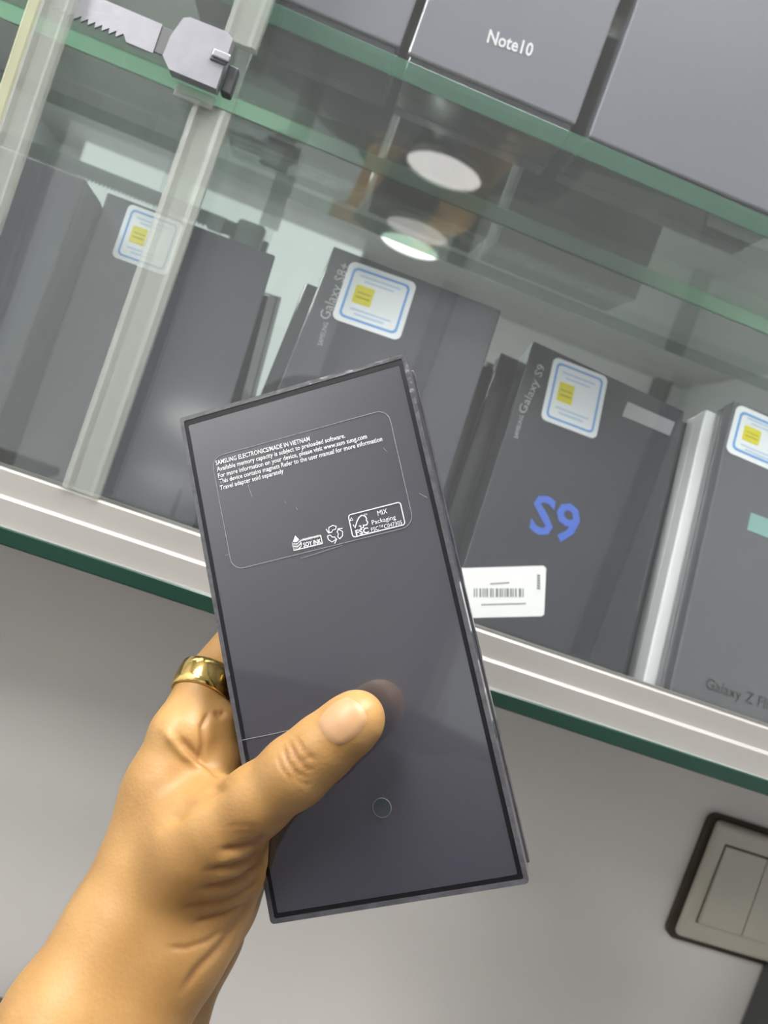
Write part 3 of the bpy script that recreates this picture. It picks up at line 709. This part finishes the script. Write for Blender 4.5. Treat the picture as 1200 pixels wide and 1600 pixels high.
# coarse body of the same person, standing behind the camera
Bd = Field((-.50, -.65, .40), (.62, .16, 1.70), .011)
wr_l = cw(cpt(20, 1790, .208)*.5+cpt(150, 1790, .222)*.5)
SH_L, SH_R = np.array([-.20, -.22, 1.19]), np.array([.20, -.26, 1.19])
EL_L = np.array([-.075, .035, 1.07]); EL_R = np.array([.26, -.10, 1.01])
HD = np.array([.0, -.33, 1.375])
Hd = lambda x, y, z: HD+np.array([x, y, z])
chain(Bd, [(wr_l, .026), (wr_l*.4+EL_L*.6, .034), (EL_L, .036), (SH_L, .050)], .03)
wr_r = np.array([.085, -.055, 1.335])
chain(Bd, [(wr_r, .027), (EL_R, .040), (SH_R, .052)], .03)
chain(Bd, [(wr_r, .027), (wr_r+np.array([-.005, .02, .06]), .030)], .02)
for dx_, dz_ in ((.030, .03), (.036, .055), (.040, .080), (.042, .10)):
    chain(Bd, [(wr_r+np.array([-.005, .02, .06]), .018), (wr_r+np.array([-.030, .026, dz_+.02]), .011), (wr_r+np.array([-.075, .030, dz_+.03]), .010)], .008)
chain(Bd, [(np.array([-.10, -.28, 1.15]), .095), (np.array([.10, -.28, 1.15]), .095)], .05)
chain(Bd, [(np.array([-.07, -.28, 1.10]), .120), (np.array([-.06, -.28, .55]), .120)], .06)
chain(Bd, [(np.array([.07, -.28, 1.10]), .120), (np.array([.06, -.28, .55]), .120)], .06)
chain(Bd, [(np.array([-.005, -.29, 1.22]), .058), (Hd(0, .0, -.06), .055)], .03)
chain(Bd, [(Hd(0, 0, .03), .085), (Hd(0, .022, -.055), .062)], .03)
chain(Bd, [(Hd(0, .035, -.085), .040), (Hd(0, .030, -.07), .042)], .02)
chain(Bd, [(Hd(0, .098, .0), .010), (Hd(0, .112, -.028), .014)], .012)
for sx_ in (-1, 1):
    chain(Bd, [(Hd(sx_*.086, -.005, .012), .012), (Hd(sx_*.084, -.002, -.03), .010)], .008)
    chain(Bd, [(Hd(sx_*.02, .085, .022), .014), (Hd(sx_*.045, .075, .022), .012)], .01)
chain(Bd, [(Hd(-.02, .092, -.058), .010), (Hd(.02, .092, -.058), .010)], .01)
V2, F2 = Bd.mesh(); V2 = relax(V2, F2, 2)
n2 = vnormals(V2, F2)
if ((V2-V2.mean(0))*n2).sum() < 0: F2 = F2[:, ::-1]; n2 = -n2
ctr = VW.mean(0)
allV = np.concatenate([VW, V2]); allF = np.concatenate([Fq, F2+len(VW)])
pm = bpy.data.meshes.new('person')
pm.vertices.add(len(allV)); pm.vertices.foreach_set('co', allV.ravel().astype(np.float32))
pm.loops.add(len(allF)*4); pm.polygons.add(len(allF))
pm.loops.foreach_set('vertex_index', allF.ravel().astype(np.int32)); pm.polygons.foreach_set('loop_start', np.arange(0, len(allF)*4, 4, dtype=np.int32))
pm.polygons.foreach_set('loop_total', np.full(len(allF), 4, dtype=np.int32))
pm.update(calc_edges=True); pm.validate()
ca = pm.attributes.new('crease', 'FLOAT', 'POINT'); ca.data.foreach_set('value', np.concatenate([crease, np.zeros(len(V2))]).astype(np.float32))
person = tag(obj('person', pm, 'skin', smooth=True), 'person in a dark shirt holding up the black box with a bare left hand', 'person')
# shirt and hair over the body
def shell(sel, off, name, mat):
    keep = sel(V2); f = F2[keep[F2].all(1)]; used = np.unique(f); mp = np.full(len(V2), -1); mp[used] = np.arange(len(used))
    o = obj(name, me_from(V2[used]+n2[used]*off, [list(map(int, q_)) for q_ in mp[f]]), mat, person, True)
    md = o.modifiers.new('thickness', 'SOLIDIFY'); md.thickness = .004; md.offset = 1.0
    return o
def on_shirt(v):
    el = v[:, 2] < 1.265
    fl = np.linalg.norm(v-(wr_l*.75+EL_L*.25), axis=1) < .075
    fr_ = (v[:, 1] > -.105) & (v[:, 0] > .0) & (v[:, 2] > 1.2)
    return el & ~fl & ~fr_
shell(on_shirt, .008, 'shirt', 'shirt')
def on_hair(v): q_ = v-HD; return (q_[:, 2] > -.03) & (q_[:, 1] < .055-.9*np.maximum(0, .065-q_[:, 2])) 
shell(on_hair, .010, 'hair', 'hair')

# thumb nail, laid on the skin
bvh = BVHTree.FromPolygons([Vector(v) for v in VW], [tuple(map(int, f)) for f in Fq])
def onskin(px, py):
    d = Vector(ray(px, py)).normalized(); h = bvh.ray_cast(Vector(EYE), d); return h
nail_c = np.array([536., 1127.]); ax = np.array([.76, -.65]); ay = np.array([.65, .76])
def nail_pt(u, v_):      # u along the thumb -1..1, v across -1..1
    half = 31*(1-.10*max(u, 0)**2); hl_ = 37
    return nail_c+ax*(u*hl_)+ay*(v_*half)
rows = []
for i in range(11):
    for j in range(11):
        u, v_ = -1+.2*i, -1+.2*j
        su = u*math.sqrt(1-.38*v_*v_); sv = v_*math.sqrt(1-.30*u*u)
        rows.append(nail_pt(su, sv))
top, bot = [], []
okn = True
for i, p in enumerate(rows):
    h = onskin(*p)
    if h[0] is None: okn = False; break
    u, v_ = -1+.2*(i//11), -1+.2*(i % 11); rim = max(abs(u), abs(v_))
    nrm = h[1] if h[1].dot(Vector(EYE)-h[0]) > 0 else -h[1]
    top.append(h[0]+nrm*(.00045 if rim < .95 else .00005)); bot.append(h[0]-nrm*.0006)
if okn:
    vs = top+bot; fs = []
    for i in range(10):
        for j in range(10):
            a = i*11+j; fs += [[a, a+1, a+12, a+11], [121+a, 121+a+11, 121+a+12, 121+a+1]]
    me = me_from(vs, fs); bm = bmesh.new(); bm.from_mesh(me); bmesh.ops.recalc_face_normals(bm, faces=list(bm.faces)); bm.to_mesh(me); bm.free()
    obj('thumbnail', me, 'nail', person, True)

# ring on the index finger
pa, pb = cpt(303, 1110, .2557), cpt(337, 1033, .2688)
pa, pb = cw(pa), cw(pb); axr = (pb-pa)/np.linalg.norm(pb-pa); mid = cw(cpt(321, 1070, .2625))
e1 = np.cross(axr, [0, 0, 1.]); e1 /= np.linalg.norm(e1); e2 = np.cross(axr, e1)
prof = [(-.0050, .0098), (-.0046, .0104), (-.002, .01075), (.002, .01075), (.0046, .0104), (.0050, .0098), (.0046, .0093), (-.0046, .0093)]
n = 64; vs = []; npf = len(prof)
for k in range(n):
    c_, s_ = math.cos(2*math.pi*k/n), math.sin(2*math.pi*k/n)
    for (t_, r_) in prof: vs.append(axr*t_+(e1*c_+e2*s_)*r_)
fs = [[k*npf+q_, k*npf+(q_+1) % npf, ((k+1) % n)*npf+(q_+1) % npf, ((k+1) % n)*npf+q_] for k in range(n) for q_ in range(npf)]
rg = obj('ring', me_from(vs, fs), 'gold', None, True); rg.location = mid
tag(rg, 'wide polished gold ring on the index finger', 'ring')

# the phone that takes the picture, just behind the view point
ph = empty('smartphone', fmat(cw((.02, .05, -.0135)), RC[0], -RC[1], -RC[2]), 'dark smartphone held up in front of the person in the mirror', 'phone')
obj('body', box_me(-.038, .038, -.002, .005, -.035, .118, .0018, 3), 'phone_glass', ph)
for x_, z_ in ((-.02, .092), (-.02, .072)):
    obj('lens_ring', ring_me([(x_+.0065*math.cos(2*math.pi*k/24), z_+.0065*math.sin(2*math.pi*k/24)) for k in range(24)], [(x_+.0045*math.cos(2*math.pi*k/24), z_+.0045*math.sin(2*math.pi*k/24)) for k in range(24)], -.0034, -.0018), 'steel_dark', ph)
